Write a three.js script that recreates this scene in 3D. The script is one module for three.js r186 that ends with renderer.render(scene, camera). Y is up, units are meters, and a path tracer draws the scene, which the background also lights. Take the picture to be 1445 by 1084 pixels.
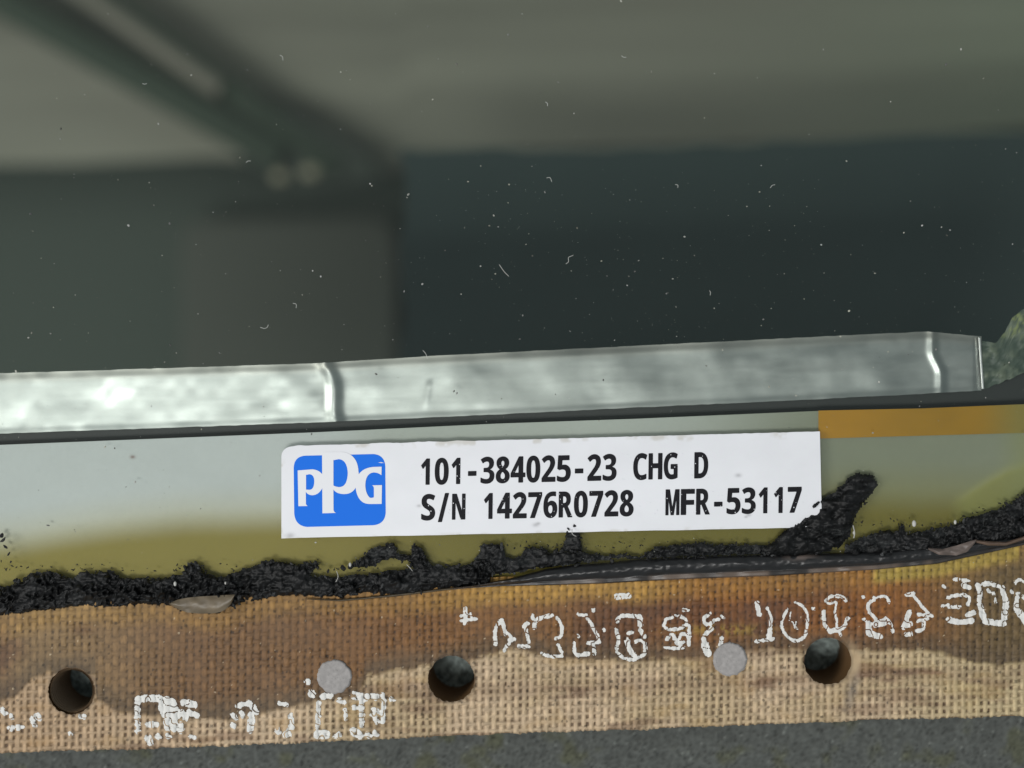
import * as THREE from 'three';
import { mergeGeometries } from 'three/addons/utils/BufferGeometryUtils.js';
import { FontLoader } from 'three/addons/loaders/FontLoader.js';

// ---------------------------------------------------------------- camera, light, exposure
// Lengths are written in tenths of a millimetre (u); the camera looks straight down from 18 cm.
const U = 1e-4, H = 1800, NX = 780, NY = 470;
const scene = new THREE.Scene();
const camera = new THREE.PerspectiveCamera(2 * Math.atan(542 / H) * 180 / Math.PI, 4 / 3, 0.005, 20);
camera.position.set(0, H * U, 0);
camera.up.set(0, 0, -1);
camera.lookAt(0, 0, 0);
camera.setViewOffset(1024, 768, (722.5 - NX) * 1024 / 1445, (542 - NY) * 768 / 1084, 1024, 768);
camera.focus = H * U;
camera.userData.fStop = 5.5;
camera.updateProjectionMatrix();
scene.add(camera);
scene.background = new THREE.Color(0.23, 0.26, 0.27);

function lamp(x, y, z, w, h, color, intensity) {
  const l = new THREE.RectAreaLight(color, intensity, w, h);
  l.position.set(x, y, z); l.lookAt(0, 0, 0); scene.add(l);
  return l;
}
lamp(-1.25, 0.95, -0.1, 0.5, 0.6, new THREE.Color(1, 0.98, 0.95), 9).name = 'lamp_light';
lamp(-0.2, 1.15, 0.47, 0.4, 0.2, new THREE.Color(1, 0.985, 0.97), 17).name = 'lamp_light_001';
const addedTube = lamp(-0.33, 1.1, 0.325, 0.85, 0.07, new THREE.Color(1, 0.99, 0.97), 14);  // unseen tube light added to brighten the hole bottoms and left foil
addedTube.name = 'added_tube_light'; addedTube.lookAt(-0.33, 0, 0);

const renderer = new THREE.WebGLRenderer({ antialias: true });
renderer.toneMapping = THREE.LinearToneMapping;
renderer.toneMappingExposure = 1.06;
renderer.shadowMap.enabled = true;

// ---------------------------------------------------------------- helpers
let seed = 12345;
const rnd = () => { seed = (seed + 0x6d2b79f5) | 0; let t = Math.imul(seed ^ (seed >>> 15), 1 | seed); t = (t + Math.imul(t ^ (t >>> 7), 61 | t)) ^ t; return ((t ^ (t >>> 14)) >>> 0) / 4294967296; };
const rr = (a, b) => a + (b - a) * rnd();
function hash(x, y) { let h = Math.imul(x, 374761393) + Math.imul(y, 668265263) | 0; h = Math.imul(h ^ (h >>> 13), 1274126177); return ((h ^ (h >>> 16)) >>> 0) / 4294967296; }
const sm = (t) => t * t * (3 - 2 * t);
function noise(x, y) {
  const ix = Math.floor(x), iy = Math.floor(y), fx = sm(x - ix), fy = sm(y - iy);
  const a = hash(ix, iy), b = hash(ix + 1, iy), c = hash(ix, iy + 1), d = hash(ix + 1, iy + 1);
  return (a + (b - a) * fx + (c - a) * fy + (a - b - c + d) * fx * fy) * 2 - 1;
}
const fbm = (x, y, o = 4) => { let s = 0, a = 0.5; for (let i = 0; i < o; i++) { s += a * noise(x, y); x = x * 2.03 + 17.1; y = y * 2.03 + 5.7; a *= 0.5; } return s; };
const clamp = (v, a = 0, b = 1) => Math.min(b, Math.max(a, v));
const step = (a, b, v) => sm(clamp((v - a) / (b - a)));
const mix = (a, b, t) => a + (b - a) * t;
const mixc = (a, b, t) => [mix(a[0], b[0], t), mix(a[1], b[1], t), mix(a[2], b[2], t)];
const lin = (v) => (v /= 255) <= 0.04045 ? v / 12.92 : Math.pow((v + 0.055) / 1.055, 2.4);
const C = (r, g, b, k = 1) => [lin(r) * k, lin(g) * k, lin(b) * k];
const color = (c) => new THREE.Color().setRGB(c[0], c[1], c[2]);
// the point of the workbench at height y that the measured place (px, py) stands over
const P = (px, py, y) => { const s = U * (H - y) / H; return [(px - NX) * s, y * U, (py - NY) * s]; };
function along(pts) {                                            // a polyline as a function of x
  return (x) => {
    let i = 0;
    while (i < pts.length - 2 && x > pts[i + 1][0]) i++;
    const [a, b] = [pts[i], pts[i + 1]];
    return a[1] + (b[1] - a[1]) * (x - a[0]) / (b[0] - a[0]);
  };
}
const pairs = (...n) => { const r = []; for (let i = 0; i < n.length; i += 2) r.push([n[i], n[i + 1]]); return r; };

function tag(o, label, category, group, kind) {
  o.userData.label = label;
  if (category) o.userData.category = category;
  if (group) o.userData.group = group;
  if (kind) o.userData.kind = kind;
  return o;
}
function thing(name, px, py, y) { const g = new THREE.Group(); g.name = name; g.position.set(...P(px, py, y)); scene.add(g); return g; }
const worldOf = (o) => { const v = new THREE.Vector3(); for (let p = o; p; p = p.parent) v.add(p.position); return v; };
function part(name, geometry, material, parent) {               // geometry comes in world coordinates
  const w = worldOf(parent);
  geometry.translate(-w.x, -w.y, -w.z);
  const m = new THREE.Mesh(geometry, material);
  m.name = name; m.castShadow = m.receiveShadow = true;
  parent.add(m);
  return m;
}
// a sheet of quads: f(i, j) gives [px, py, height, colour] or null where there is none
function sheet(nx, ny, f, keep) {
  const pos = [], col = [], uv = [], idx = [], ok = new Uint8Array((nx + 1) * (ny + 1));
  let coloured = false;
  for (let j = 0; j <= ny; j++) for (let i = 0; i <= nx; i++) {
    const v = f(i, j), k = j * (nx + 1) + i;
    if (v) ok[k] = 1;
    const [x, y, h, c] = v || [NX, NY, 0, [0, 0, 0]];
    pos.push(...P(x, y, h)); uv.push(i / nx, 1 - j / ny);
    if (c) { coloured = true; col.push(c[0], c[1], c[2]); } else col.push(1, 1, 1);
  }
  for (let j = 0; j < ny; j++) for (let i = 0; i < nx; i++) {
    const a = j * (nx + 1) + i, b = a + 1, c = a + nx + 1, d = c + 1;
    if (ok[a] && ok[b] && ok[c] && ok[d] && (!keep || keep(i, j))) idx.push(a, c, b, b, c, d);
  }
  const used = new Int32Array(ok.length).fill(-1), p2 = [], c2 = [], u2 = [];
  let n = 0;
  for (let q = 0; q < idx.length; q++) {
    const a = idx[q];
    if (used[a] < 0) { used[a] = n++; p2.push(pos[3 * a], pos[3 * a + 1], pos[3 * a + 2]); c2.push(col[3 * a], col[3 * a + 1], col[3 * a + 2]); u2.push(uv[2 * a], uv[2 * a + 1]); }
    idx[q] = used[a];
  }
  const g = new THREE.BufferGeometry();
  g.setAttribute('position', new THREE.Float32BufferAttribute(p2, 3));
  g.setAttribute('uv', new THREE.Float32BufferAttribute(u2, 2));
  if (coloured) g.setAttribute('color', new THREE.Float32BufferAttribute(c2, 3));
  g.setIndex(idx); g.computeVertexNormals();
  return g;
}
// a flat piece with thickness from an outline of measured points
function slab(outline, top, thick, holes = [], bevel = 0) {
  const at = ([x, y]) => { const p = P(x, y, top); return new THREE.Vector2(p[0], -p[2]); };
  const s = new THREE.Shape(outline.map(at));
  for (const h of holes) s.holes.push(new THREE.Path(h.map(at)));
  const g = new THREE.ExtrudeGeometry(s, { depth: thick * U - 2 * bevel * U, bevelEnabled: bevel > 0, bevelThickness: bevel * U, bevelSize: bevel * U, bevelOffset: -bevel * U, bevelSegments: 2, curveSegments: 8 });
  g.rotateX(-Math.PI / 2);
  g.translate(0, (top - thick + bevel) * U, 0);
  return g;
}
const circle = (cx, cy, r, n = 64, wob = 0) => Array.from({ length: n }, (_, i) => { const a = i / n * 2 * Math.PI, q = r * (1 + wob * (noise(cx + Math.cos(a) * 4, cy + Math.sin(a) * 4) + 0.6 * noise(cx + Math.cos(a) * 11, Math.sin(a) * 11))); return [cx + q * Math.cos(a), cy + q * Math.sin(a)]; });
function tex(w, h, f, srgb = true) {                             // f(u, v) gives linear colour
  const d = new Uint8Array(w * h * 4), enc = (v) => { v = clamp(v); return Math.round(255 * (srgb ? (v <= 0.0031308 ? v * 12.92 : 1.055 * Math.pow(v, 1 / 2.4) - 0.055) : v)); };
  for (let j = 0; j < h; j++) for (let i = 0; i < w; i++) {
    const c = f((i + 0.5) / w, 1 - (j + 0.5) / h), k = (j * w + i) * 4;                 // v runs from the top of the picture down: 0 top
    d[k] = enc(c[0]); d[k + 1] = enc(c[1]); d[k + 2] = enc(c[2]); d[k + 3] = 255;
  }
  const t = new THREE.DataTexture(d, w, h);
  t.magFilter = t.minFilter = THREE.LinearFilter;
  if (srgb) t.colorSpace = THREE.SRGBColorSpace;
  t.needsUpdate = true;
  return t;
}
const std = (c, roughness, more = {}) => new THREE.MeshStandardMaterial({ color: color(c), roughness, ...more });
const vcol = (roughness, more = {}) => new THREE.MeshStandardMaterial({ color: 0xffffff, vertexColors: true, roughness, side: THREE.DoubleSide, ...more });

// ---------------------------------------------------------------- outlines measured on the window
const sealBottom = along(pairs(-120, 872, 0, 869, 21, 867, 69, 862, 114, 856, 156, 857, 208, 854, 239, 855, 263, 865, 301, 867, 318, 862, 339, 853, 374, 846, 415, 841, 467, 843, 486, 844, 514, 839, 573, 840, 614, 834, 656, 829, 711, 826, 781, 825, 850, 823, 900, 820, 982, 816, 1092, 812, 1156, 808, 1239, 803, 1322, 795, 1396, 779, 1445, 768, 1560, 740));
const frameEdge = along(pairs(-120, 1066, 0, 1062, 130, 1059, 300, 1053, 450, 1047, 700, 1036, 1000, 1026, 1200, 1017, 1445, 1011, 1560, 1008));
const HOLES = [[101, 975, 33], [637, 958, 33], [1168, 933, 33.5]], PLUGS = [[472, 955, 26], [1030, 930, 25.5]];
const foilTop = along(pairs(-140, 532, 0, 527, 440, 513, 600, 503, 800, 493, 1000, 483, 1200, 473, 1310, 468, 1385, 475));
const foilBottom = along(pairs(-140, 617, 0, 612, 450, 596, 700, 585, 900, 575, 1100, 566, 1300, 556, 1385, 551));
const bandTop = along(pairs(-140, 634, 0, 628, 450, 610, 700, 598, 900, 591, 1155, 580, 1300, 577, 1445, 571, 1600, 565));

// ---------------------------------------------------------------- made-up things below the glass for the blurred shapes in it
const FLOOR_Y = -2200, BOARD_Y = -1700, SHEET_Y = -900, STRUT_Y = -1560;
{
  const t = tex(256, 256, (u, v) => { const n = fbm(u * 9, v * 9, 4) * 0.25 + 1; const c = mixc(C(47, 55, 50), C(38, 47, 47), step(0.2, 0.6, u)); return [c[0] * n, c[1] * n, c[2] * n]; });
  const g = slab([[-1400, -1400], [2900, -1400], [2900, 2500], [-1400, 2500]], FLOOR_Y, 40);
  const floor = part('floor', g, new THREE.MeshStandardMaterial({ color: color(C(64, 74, 66, 1.0)), roughness: 0.95 }), scene);
  tag(floor, 'dark floor far below the clear glass', null, null, 'structure');
  // made-up board with the pale area and streaks of the glass painted on
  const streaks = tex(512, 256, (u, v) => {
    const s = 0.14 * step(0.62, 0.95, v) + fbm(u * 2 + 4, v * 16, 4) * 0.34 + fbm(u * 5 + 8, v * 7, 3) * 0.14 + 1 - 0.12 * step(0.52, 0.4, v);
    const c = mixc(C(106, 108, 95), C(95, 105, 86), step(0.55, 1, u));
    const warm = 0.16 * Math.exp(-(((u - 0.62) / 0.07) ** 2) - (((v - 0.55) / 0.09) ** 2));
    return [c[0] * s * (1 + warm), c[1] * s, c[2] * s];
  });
  const N = 90, pts = [];
  const lower = along(pairs(-500, 232, 100, 232, 300, 222, 560, 246, 575, 214, 800, 211, 1000, 206, 1250, 198, 1445, 182, 1900, 160));
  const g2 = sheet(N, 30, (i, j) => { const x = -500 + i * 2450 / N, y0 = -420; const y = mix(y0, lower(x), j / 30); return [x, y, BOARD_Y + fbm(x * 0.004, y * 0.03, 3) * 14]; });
  const boards = thing('added_board', 700, 0, BOARD_Y - 30);
  part('added_board_face', g2, new THREE.MeshStandardMaterial({ map: streaks, roughness: 0.75, side: THREE.DoubleSide }), boards);
  const o = []; for (let i = 0; i <= 30; i++) { const x = -480 + i * 2400 / 30; o.push([x, lower(x) - 4]); }
  part('added_board_core', slab([[-480, -410], ...o, [1920, -410]].reverse(), BOARD_Y - 22, 60), std(C(90, 92, 85), 0.9), boards);
  tag(boards, 'made-up grey board standing in for the streaked blur in the top of the glass', 'board');
  // made-up black sheet for the dark shape at the right of the glass
  const sh = thing('added_black_sheet', 1000, 380, SHEET_Y - 20);
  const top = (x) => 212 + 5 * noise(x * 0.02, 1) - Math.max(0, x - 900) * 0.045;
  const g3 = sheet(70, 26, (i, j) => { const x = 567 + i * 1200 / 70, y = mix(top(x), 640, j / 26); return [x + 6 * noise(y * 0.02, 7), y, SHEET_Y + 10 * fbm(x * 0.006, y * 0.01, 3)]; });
  part('added_sheet_face', g3, std(C(42, 56, 54), 0.95, { side: THREE.DoubleSide }), sh);
  part('added_sheet_core', slab([[575, 225], [575, 640], [1760, 640], [1760, 190]], SHEET_Y - 12, 30), std(C(18, 26, 30), 0.9), sh);
  tag(sh, 'made-up black sheet with straight left edge standing in for the dark shape in the right half of the glass', 'sheet');
  // made-up case for the dim rounded patch left of the sheet
  const cs = thing('added_case', 410, 400, -2060);
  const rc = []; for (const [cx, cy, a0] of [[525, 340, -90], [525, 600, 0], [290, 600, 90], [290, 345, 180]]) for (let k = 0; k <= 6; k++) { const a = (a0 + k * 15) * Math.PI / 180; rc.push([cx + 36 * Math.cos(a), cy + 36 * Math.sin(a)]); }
  part('added_case_lid', slab(rc, -2000, 60, [], 16), std(C(72, 77, 69), 0.95), cs);
  tag(cs, 'made-up grey brown rounded case standing in for a dim patch in the left glass', 'case');
  // made-up strut for the dark diagonal bands in the glass
  const st = thing('added_strut', 260, 110, STRUT_Y - 60);
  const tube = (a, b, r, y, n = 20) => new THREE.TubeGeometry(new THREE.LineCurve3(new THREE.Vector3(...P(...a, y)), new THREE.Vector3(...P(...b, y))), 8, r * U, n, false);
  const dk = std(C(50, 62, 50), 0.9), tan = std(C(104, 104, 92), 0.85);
  part('added_rail', tube([-160, -90], [400, 222], 44, STRUT_Y + 40), dk, st);
  part('added_rail', tube([28, -90], [480, 240], 36, STRUT_Y + 30), dk, st);
  part('added_strap', tube([2, -90], [312, 128], 24, STRUT_Y + 66), tan, st);  // added for the lighter streak between the dark bands
  part('added_joint', slab([[300, 150], [400, 150], [520, 215], [545, 255], [430, 268], [340, 225]], STRUT_Y + 50, 80, [], 20), std(C(58, 66, 58), 0.9), st);
  for (const [x, y, r] of [[395, 249, 13], [438, 243, 14]]) { const s = new THREE.SphereGeometry(r * U * 1.5, 20, 12); s.scale(1.1, 0.5, 0.8); s.translate(...P(x, y, STRUT_Y + 64)); part('added_bolt', s, std(C(140, 138, 116), 0.7), st); }  // added for the two small light spots in the glass
  tag(st, 'made-up dark diagonal strut with tan strap and two pale bolts behind the glass', 'strut');
}

// ---------------------------------------------------------------- the foam pad under the frame
{
  const pad = thing('foam_pad', 700, 1000, -230);
  const g = sheet(620, 150, (i, j) => {
    const x = -180 + i * 1850 / 620, y = 800 + j * 420 / 150;
    const n = noise(x * 0.35, y * 0.35), m = fbm(x * 0.03, y * 0.03, 3);
    const sp = hash(i * 7 + 1, j * 13 + 5);
    let c = C(84, 87, 84), k = 1 + 0.25 * m + 0.25 * n + 0.3 * (sp - 0.5); if (sp > 0.992) k = 2.1; if (sp < 0.03) k = 0.4;
    c = mixc(c, C(78, 80, 66), step(0.1, 0.5, m));
    return [x, y, -92 + 2.4 * n + 1.5 * (sp - 0.5) + 2 * m, [c[0] * k, c[1] * k, c[2] * k]];
  });
  part('pad_surface', g, vcol(0.97), pad);
  part('pad_core', slab([[-178, 802], [1668, 802], [1668, 1218], [-178, 1218]], -101, 110), std(C(60, 63, 61), 1), pad);
  tag(pad, 'dark grey green foam pad along the bottom under the woven edge', 'foam pad');
}

// ---------------------------------------------------------------- the window itself
const win = thing('aircraft_window', 722, 700, -100);
tag(win, 'laminated aircraft window edge with clear glass, silver foil strip and woven brown border', 'window');
// clear glass ply
{
  const o = [[-150, -260], [1600, -260]];
  for (let x = 1600; x >= -150; x -= 25) o.push([x, sealBottom(x) - 26]);
  const glass = new THREE.MeshPhysicalMaterial({ color: new THREE.Color(0.97, 0.978, 0.968), roughness: 0, transmission: 1, thickness: 0, ior: 1.32 });
  part('glass_pane', slab(o.reverse(), 0, 8), glass, win);
}
// silver foil strip under the glass
{
  const crease = (d, w) => Math.exp(-((d / w) ** 2));
  const NXF = 760, NYF = 46;
  const g = sheet(NXF, NYF, (i, j) => {
    const x = -140 + i * 1525 / NXF, t = j / NYF;
    let y = mix(foilTop(x), foilBottom(x), t) + (t === 0 || t === 1 ? noise(x * 0.09, t * 9) * 0.35 : 0);
    let h = -22 + 2.6 * fbm(x * 0.013, y * 0.012, 2) + mix(0.35, 1.0, step(620, 300, x)) * fbm(x * 0.034 + 9, y * 0.03, 2) + 0.02 * noise(x * 0.02, y * 0.2);
    h += 5.2 * crease(x - (457 + 22 * t + 5 * Math.sin(t * 5)), 9.5) + 2.6 * crease(x - (1316 + 12 * step(0.3, 0.7, t)), 6);
    h += 0.7 * crease(x - (612 - 14 * t), 5) * step(0.35, 0.5, t) * step(0.9, 0.7, t);
    h -= 1.8 * step(1372, 1384, x);
    h -= 0.9 * step(0.12, 0, t); h += 0.5 * step(0.9, 1, t);
    return [x, y, h];
  });
  const foilLitCol = tex(1024, 64, (u, v) => {
    const s = 0.92 + 0.08 * fbm(u * 60, v * 3, 4) + 0.1 * fbm(u * 14, v * 6 + 3, 3) + 0.02 * fbm(u * 9, v * 30, 3) + 0.16 * step(0.42, 0.2, u) - 0.24 * step(0.3, 0.62, u);  // lighter left and darker right: uneven reflection put into the colour
    const warm = step(0.22, 0.04, v) * 0.5;  // warm reflection along the upper edge, painted as well
    return [0.51 * s, (0.55 - 0.06 * warm) * s, (0.525 - 0.10 * warm) * s];
  });
  const foilRough = tex(512, 64, (u, v) => { const r = 0.41 + 0.14 * fbm(u * 26, v * 4, 3); return [r, r, r]; }, false);
  const m = new THREE.MeshStandardMaterial({ map: foilLitCol, roughnessMap: foilRough, roughness: 1, metalness: 1, side: THREE.DoubleSide });
  part('foil_strip', g, m, win);
  // raised end fold of the foil
  part('foil_end', slab([[1381, 476], [1384, 477], [1389, 549], [1386, 549]], -19, 3, [], 0.8), new THREE.MeshStandardMaterial({ color: color([0.85, 0.86, 0.84]), roughness: 0.35, metalness: 1 }), win);
}
// black seal between foil and band
{
  const o = [], q = [];
  for (let x = -140; x <= 1385; x += 25) o.push([x, foilBottom(x) - 5]);
  o.push([1390, 545], [1412, 540], [1445, 524], [1600, 480]);
  for (let x = 1600; x >= -140; x -= 25) q.push([x, bandTop(x) + 3]);
  part('black_seal', slab([...o, ...q].reverse(), -27, 6, [], 1.5), std(C(34, 40, 38), 0.55), win);
}
// grey green filler past the end of the foil
{
  const top = along(pairs(1386, 480, 1405, 484, 1418, 470, 1428, 448, 1445, 436, 1600, 400)), bot = along(pairs(1386, 550, 1400, 545, 1445, 527, 1600, 484));
  const g = sheet(80, 60, (i, j) => {
    const x = 1386 + i * 200 / 80, y = mix(top(x), bot(x), j / 60) + noise(x * 0.2, j) * 1.2, n = fbm(x * 0.07, y * 0.07, 4);
    let c = mixc(C(66, 80, 70), C(98, 108, 92), step(-0.15, 0.4, n));
    c = mixc(c, C(140, 150, 92), 0.7 * step(0.15, 0.35, fbm(x * 0.2, y * 0.2, 2)) * step(490, 455, y));
    return [x, y, -22 + 6 * n, c];
  });
  part('corner_filler', g, vcol(0.5), win);
}
// pale interlayer band that turns olive towards the edge
{
  const X0 = -140, X1 = 1600;
  const t = tex(1024, 256, (u, v) => {
    const x = mix(X0, X1, u), y = mix(bandTop(x), sealBottom(x) - 8, v), dTop = y - bandTop(x), D = y + (x - 0) * 0.02;
    let pale = mixc(C(180, 186, 184), C(160, 166, 157), step(440, 560, x) * 0.8);
    pale = mixc(pale, C(120, 125, 106), step(900, 1200, x));
    const grey = mixc(C(178, 178, 160), C(120, 121, 88), step(500, 1250, x));
    const olive = mixc(C(130, 119, 54), C(104, 96, 30), step(350, 800, x));
    const wob = 10 * fbm(x * 0.006, 3, 3);
    const w2 = mix(0, 18, step(200, 0, x));
    let c = mixc(pale, grey, step(65, 125, dTop + wob - w2));
    c = mixc(c, olive, step(100, 150, dTop + wob - w2 - step(1150, 1300, x) * 8));
    if (x > 1330) {                                              // olive corner behind a pale slanting edge
      const s = y - (705 - (x - 1345) * 0.5 + 4 * noise(x * 0.05, 2));
      c = mixc(c, C(124, 124, 66), step(-2, 6, s) * step(1335, 1370, x) * 0.8);
      c = mixc(c, C(150, 150, 92), Math.exp(-((s / 7) ** 2)) * 0.35 * step(1335, 1370, x));
      c = mixc(c, C(124, 128, 84), step(1400, 1450, x) * 0.6);
    }
    const n = 1 + 0.05 * fbm(x * 0.012, y * 0.02, 3) + 0.03 * fbm(x * 0.2, y * 0.2, 2);
    const spot = Math.exp(-(((x - 187) / 3.5) ** 2) - (((y - 645) / 2.5) ** 2));
    return mixc([c[0] * n * 1.12, c[1] * n * 1.12, c[2] * n * 1.12], C(120, 90, 80), spot * 0.8);
  });
  const g = sheet(120, 20, (i, j) => { const x = mix(X0, X1, i / 120); return [x, mix(bandTop(x), sealBottom(x) - 8, j / 20), -11]; });
  part('interlayer_band', g, new THREE.MeshStandardMaterial({ map: t, roughness: 0.7, side: THREE.DoubleSide }), win);
  const o = []; for (let x = -140; x <= 1600; x += 30) o.push([x, bandTop(x) + 1]); for (let x = 1600; x >= -140; x -= 30) o.push([x, sealBottom(x) - 16]);
  part('band_core', slab(o.reverse(), -13, 80), std(C(120, 122, 100), 0.8), win);
  // amber tape
  const ga = sheet(90, 12, (i, j) => {
    const x = 1155 + i * 400 / 90, top = bandTop(x) - 0.5, y = mix(top, mix(619, 611, clamp((x - 1155) / 290)), j / 12);
    const n = 1 + 0.1 * fbm(x * 0.03, y * 0.08, 3);
    let c = mixc(C(166, 120, 0), C(150, 112, 2), step(1155, 1330, x)); c = mixc(c, C(128, 116, 52), step(1370, 1450, x));
    return [x, y, -9.5, [c[0] * n, c[1] * n, c[2] * n]];
  });
  part('amber_tape', ga, vcol(0.5), win);
}
// the woven border
const stainLine = along(pairs(-120, 1000, 0, 990, 20, 985, 45, 957, 69, 950, 134, 952, 136, 991, 166, 1004, 190, 1008, 256, 1016, 329, 1014, 381, 1005, 446, 991, 504, 983, 512, 970, 518, 954, 566, 945, 604, 942, 670, 931, 694, 924, 724, 918, 746, 920, 766, 926, 822, 933, 864, 934, 920, 930, 990, 930, 1050, 922, 1081, 918, 1139, 920, 1211, 920, 1267, 918, 1311, 920, 1344, 928, 1377, 935, 1405, 938, 1445, 935, 1560, 930));
const PX = 10.5, PY = 10;
function weave(x, y) {                                           // height and how deep in a gap
  const wx = x + 1.1 * fbm(x * 0.02, y * 0.03, 3) + 0.013 * (y - 950) + 0.6 * noise(Math.floor(x / PX) * 3.7, y * 0.06);
  const u = wx / PX, v = (y - frameEdge(x) + 1.4 * fbm(x * 0.02 + 40, y * 0.015, 3)) / PY;
  const fu = Math.abs(u - Math.floor(u) - 0.5) * 2, fv = Math.abs(v - Math.floor(v) - 0.5) * 2;
  const loose = step(-6, 10, y - stainLine(x));
  const ku = mix(0.74, 0.64, loose) + 0.16 * hash(Math.floor(u), 3), kv = mix(0.62, 0.52, loose) + 0.16 * hash(Math.floor(v), 9);
  const pu = Math.sqrt(Math.max(0, 1 - (fu / ku) ** 2)), pv = Math.sqrt(Math.max(0, 1 - (fv / kv) ** 2));
  const su = Math.floor(u) & 1 ? -1 : 1, sv = Math.floor(v) & 1 ? -1 : 1;
  const a = pu * (mix(0.68, 0.82, loose) + mix(0.32, 0.18, loose) * su * Math.sin(Math.PI * v)), b = pv * (mix(0.54, 0.70, loose) - mix(0.38, 0.24, loose) * sv * Math.sin(Math.PI * u));
  return [Math.max(a, b) * (0.86 + 0.28 * hash(Math.floor(u) + 31, Math.floor(v) * 2 + (a > b ? 1 : 0))), a > b, u, v];
}
const lum = (c, k) => [c[0] * k, c[1] * k, c[2] * k];
function fabricHeight(x, y) {
  const w = weave(x, y)[0], s = step(-6, 4, y - stainLine(x));   // 1 in the bare tan part, 0 under resin
  let h = -7.5 + w * mix(0.9 + 1.5 * step(-0.35, 0.25, fbm(x * 0.018 + 70, y * 0.03, 3)), 3.1, s) + mix(1.2, 0, s) + 0.6 * fbm(x * 0.3, y * 0.3, 2);
  const hole = HOLES[2], d = Math.hypot(x - hole[0], y - hole[1]);
  const ang = Math.atan2(y - hole[1], x - hole[0]);
  if (d < 60) { const c = step(54, 36, d) * Math.exp(-(((ang - 0.15) / 0.75) ** 2)); h = mix(h, -9 + (d - 34) * 0.18, c); }
  return h;
}
function fabricColour(x, y) {
  const [w, warp, u, v] = weave(x, y), n = fbm(x * 0.012, y * 0.02, 4), f = fbm(x * 0.15, y * 0.15, 3), top = y - sealBottom(x);
  const jag = y - stainLine(x) + 4 * fbm(x * 0.05, y * 0.05, 3) + 5 * (hash(Math.floor(u) + 5, Math.floor(v) + 500) - 0.5);
  const bare = step(-5, 4, jag);
  let tan = mixc(C(198, 168, 128), C(186, 158, 112), step(-0.3, 0.3, n)); tan = mixc(tan, C(192, 168, 118), step(1200, 1400, x));
  tan = mixc(tan, C(180, 146, 104), step(420, 0, x));
  tan = mixc(tan, C(128, 92, 62), 0.55 * step(0.12, 0.4, fbm(x * 0.01 + 5, y * 0.05, 3)) + 0.35 * Math.exp(-(((y - frameEdge(x) + 62) / 12) ** 2)) * step(560, 700, x));
  // resin soaked cloth
  let br = mixc(C(142, 116, 84), C(124, 92, 62), step(60, 300, x)); br = mixc(br, C(130, 90, 50), step(350, 620, x)); br = mixc(br, C(142, 90, 40), step(820, 1020, x));
  br = mixc(br, C(112, 92, 62), step(1230, 1420, x));
  br = mixc(br, C(96, 62, 44), step(0.0, 0.45, fbm(x * 0.008 + 3, y * 0.016 + 9, 3)) * 0.7);
  br = mixc(br, C(100, 84, 66), 0.75 * step(-42, -6, jag));
  const gold = step(38, 10, top + 10 * n) * (0.32 + 0.5 * step(560, 720, x) * step(1000, 880, x));
  br = mixc(br, C(190, 148, 74), gold);
  br = mixc(br, C(170, 146, 72), step(26, 12, top) * step(1225, 1240, x) * step(1439, 1437, x));
  const y2 = Math.exp(-(((x - 1020) / 60) ** 2) - (((y - 889) / 7) ** 2));
  br = mixc(br, C(176, 146, 66), 0.7 * y2 * step(0, 0.2, f + 0.15));
  br = [br[0] * 0.88, br[1] * 0.86, br[2] * 0.76];
  let c = mixc(br, tan, bare);
  { const L = 0.35 * c[0] + 0.5 * c[1] + 0.15 * c[2]; c = lum(mixc(c, [L * 1.04, L, L * 0.96], mix(0.0, 0.22, bare)), 0.95 * (1 + 0.22 * (hash(Math.floor(u) * 2 + (warp ? 1 : 0), Math.floor(v) + 77) - 0.5))); }
  // dark resin in the gaps, lighter yarn on top
  const flood = mix(step(-0.35, 0.25, fbm(x * 0.018 + 70, y * 0.03, 3)), 1, 0.35);
  const gap = flood * step(mix(0.46, 0.56, bare), 0.08, w);
  c = lum(c, mix(0.72 + 0.42 * w, 0.76 + 0.34 * w, bare) * (1 + 0.22 * f + 0.16 * (warp ? noise(x * 0.7, y * 0.16) : noise(x * 0.16, y * 0.7))) * (warp ? 1.05 : 0.9));
  c = mixc(c, mixc(C(44, 30, 22), C(74, 52, 36), bare), gap * mix(0.75, 0.8, bare) * (0.75 + 0.5 * noise(u * 0.7, v * 0.7)));
  const fill = step(0.05, 0.45, fbm(x * 0.02 + 30, y * 0.045 + 11, 3)) * bare;             // gaps filled with pale resin
  c = mixc(c, lum(tan, 0.85), fill * 0.6);
  if (hash(Math.floor(x / 1.6), Math.floor(y / 1.6)) > 0.9985) c = mixc(c, C(205, 185, 155), 0.7 * (1 - bare));
  if (hash(Math.floor(x / 3.3) + 99, Math.floor(y / 3.3)) > 0.99) c = lum(c, 0.45);
  // countersunk side of the right hole, its light painted in, and the grey smudge below it
  const hole = HOLES[2], d = Math.hypot(x - hole[0], y - hole[1]), ang = Math.atan2(y - hole[1], x - hole[0]);
  if (d < 60) c = mixc(c, C(176, 152, 118), step(50, 40, d) * Math.exp(-(((ang - 0.15) / 0.7) ** 2)));
  const sx = Math.exp(-(((x - 1203 + (y - 975) * 0.25) / 9) ** 2) - (((y - 978) / 26) ** 2));
  c = mixc(c, C(120, 112, 104), 0.65 * sx);
  // frayed rim of every hole
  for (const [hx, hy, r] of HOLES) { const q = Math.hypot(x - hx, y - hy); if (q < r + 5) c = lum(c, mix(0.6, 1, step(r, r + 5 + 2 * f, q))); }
  return c;
}
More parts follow.
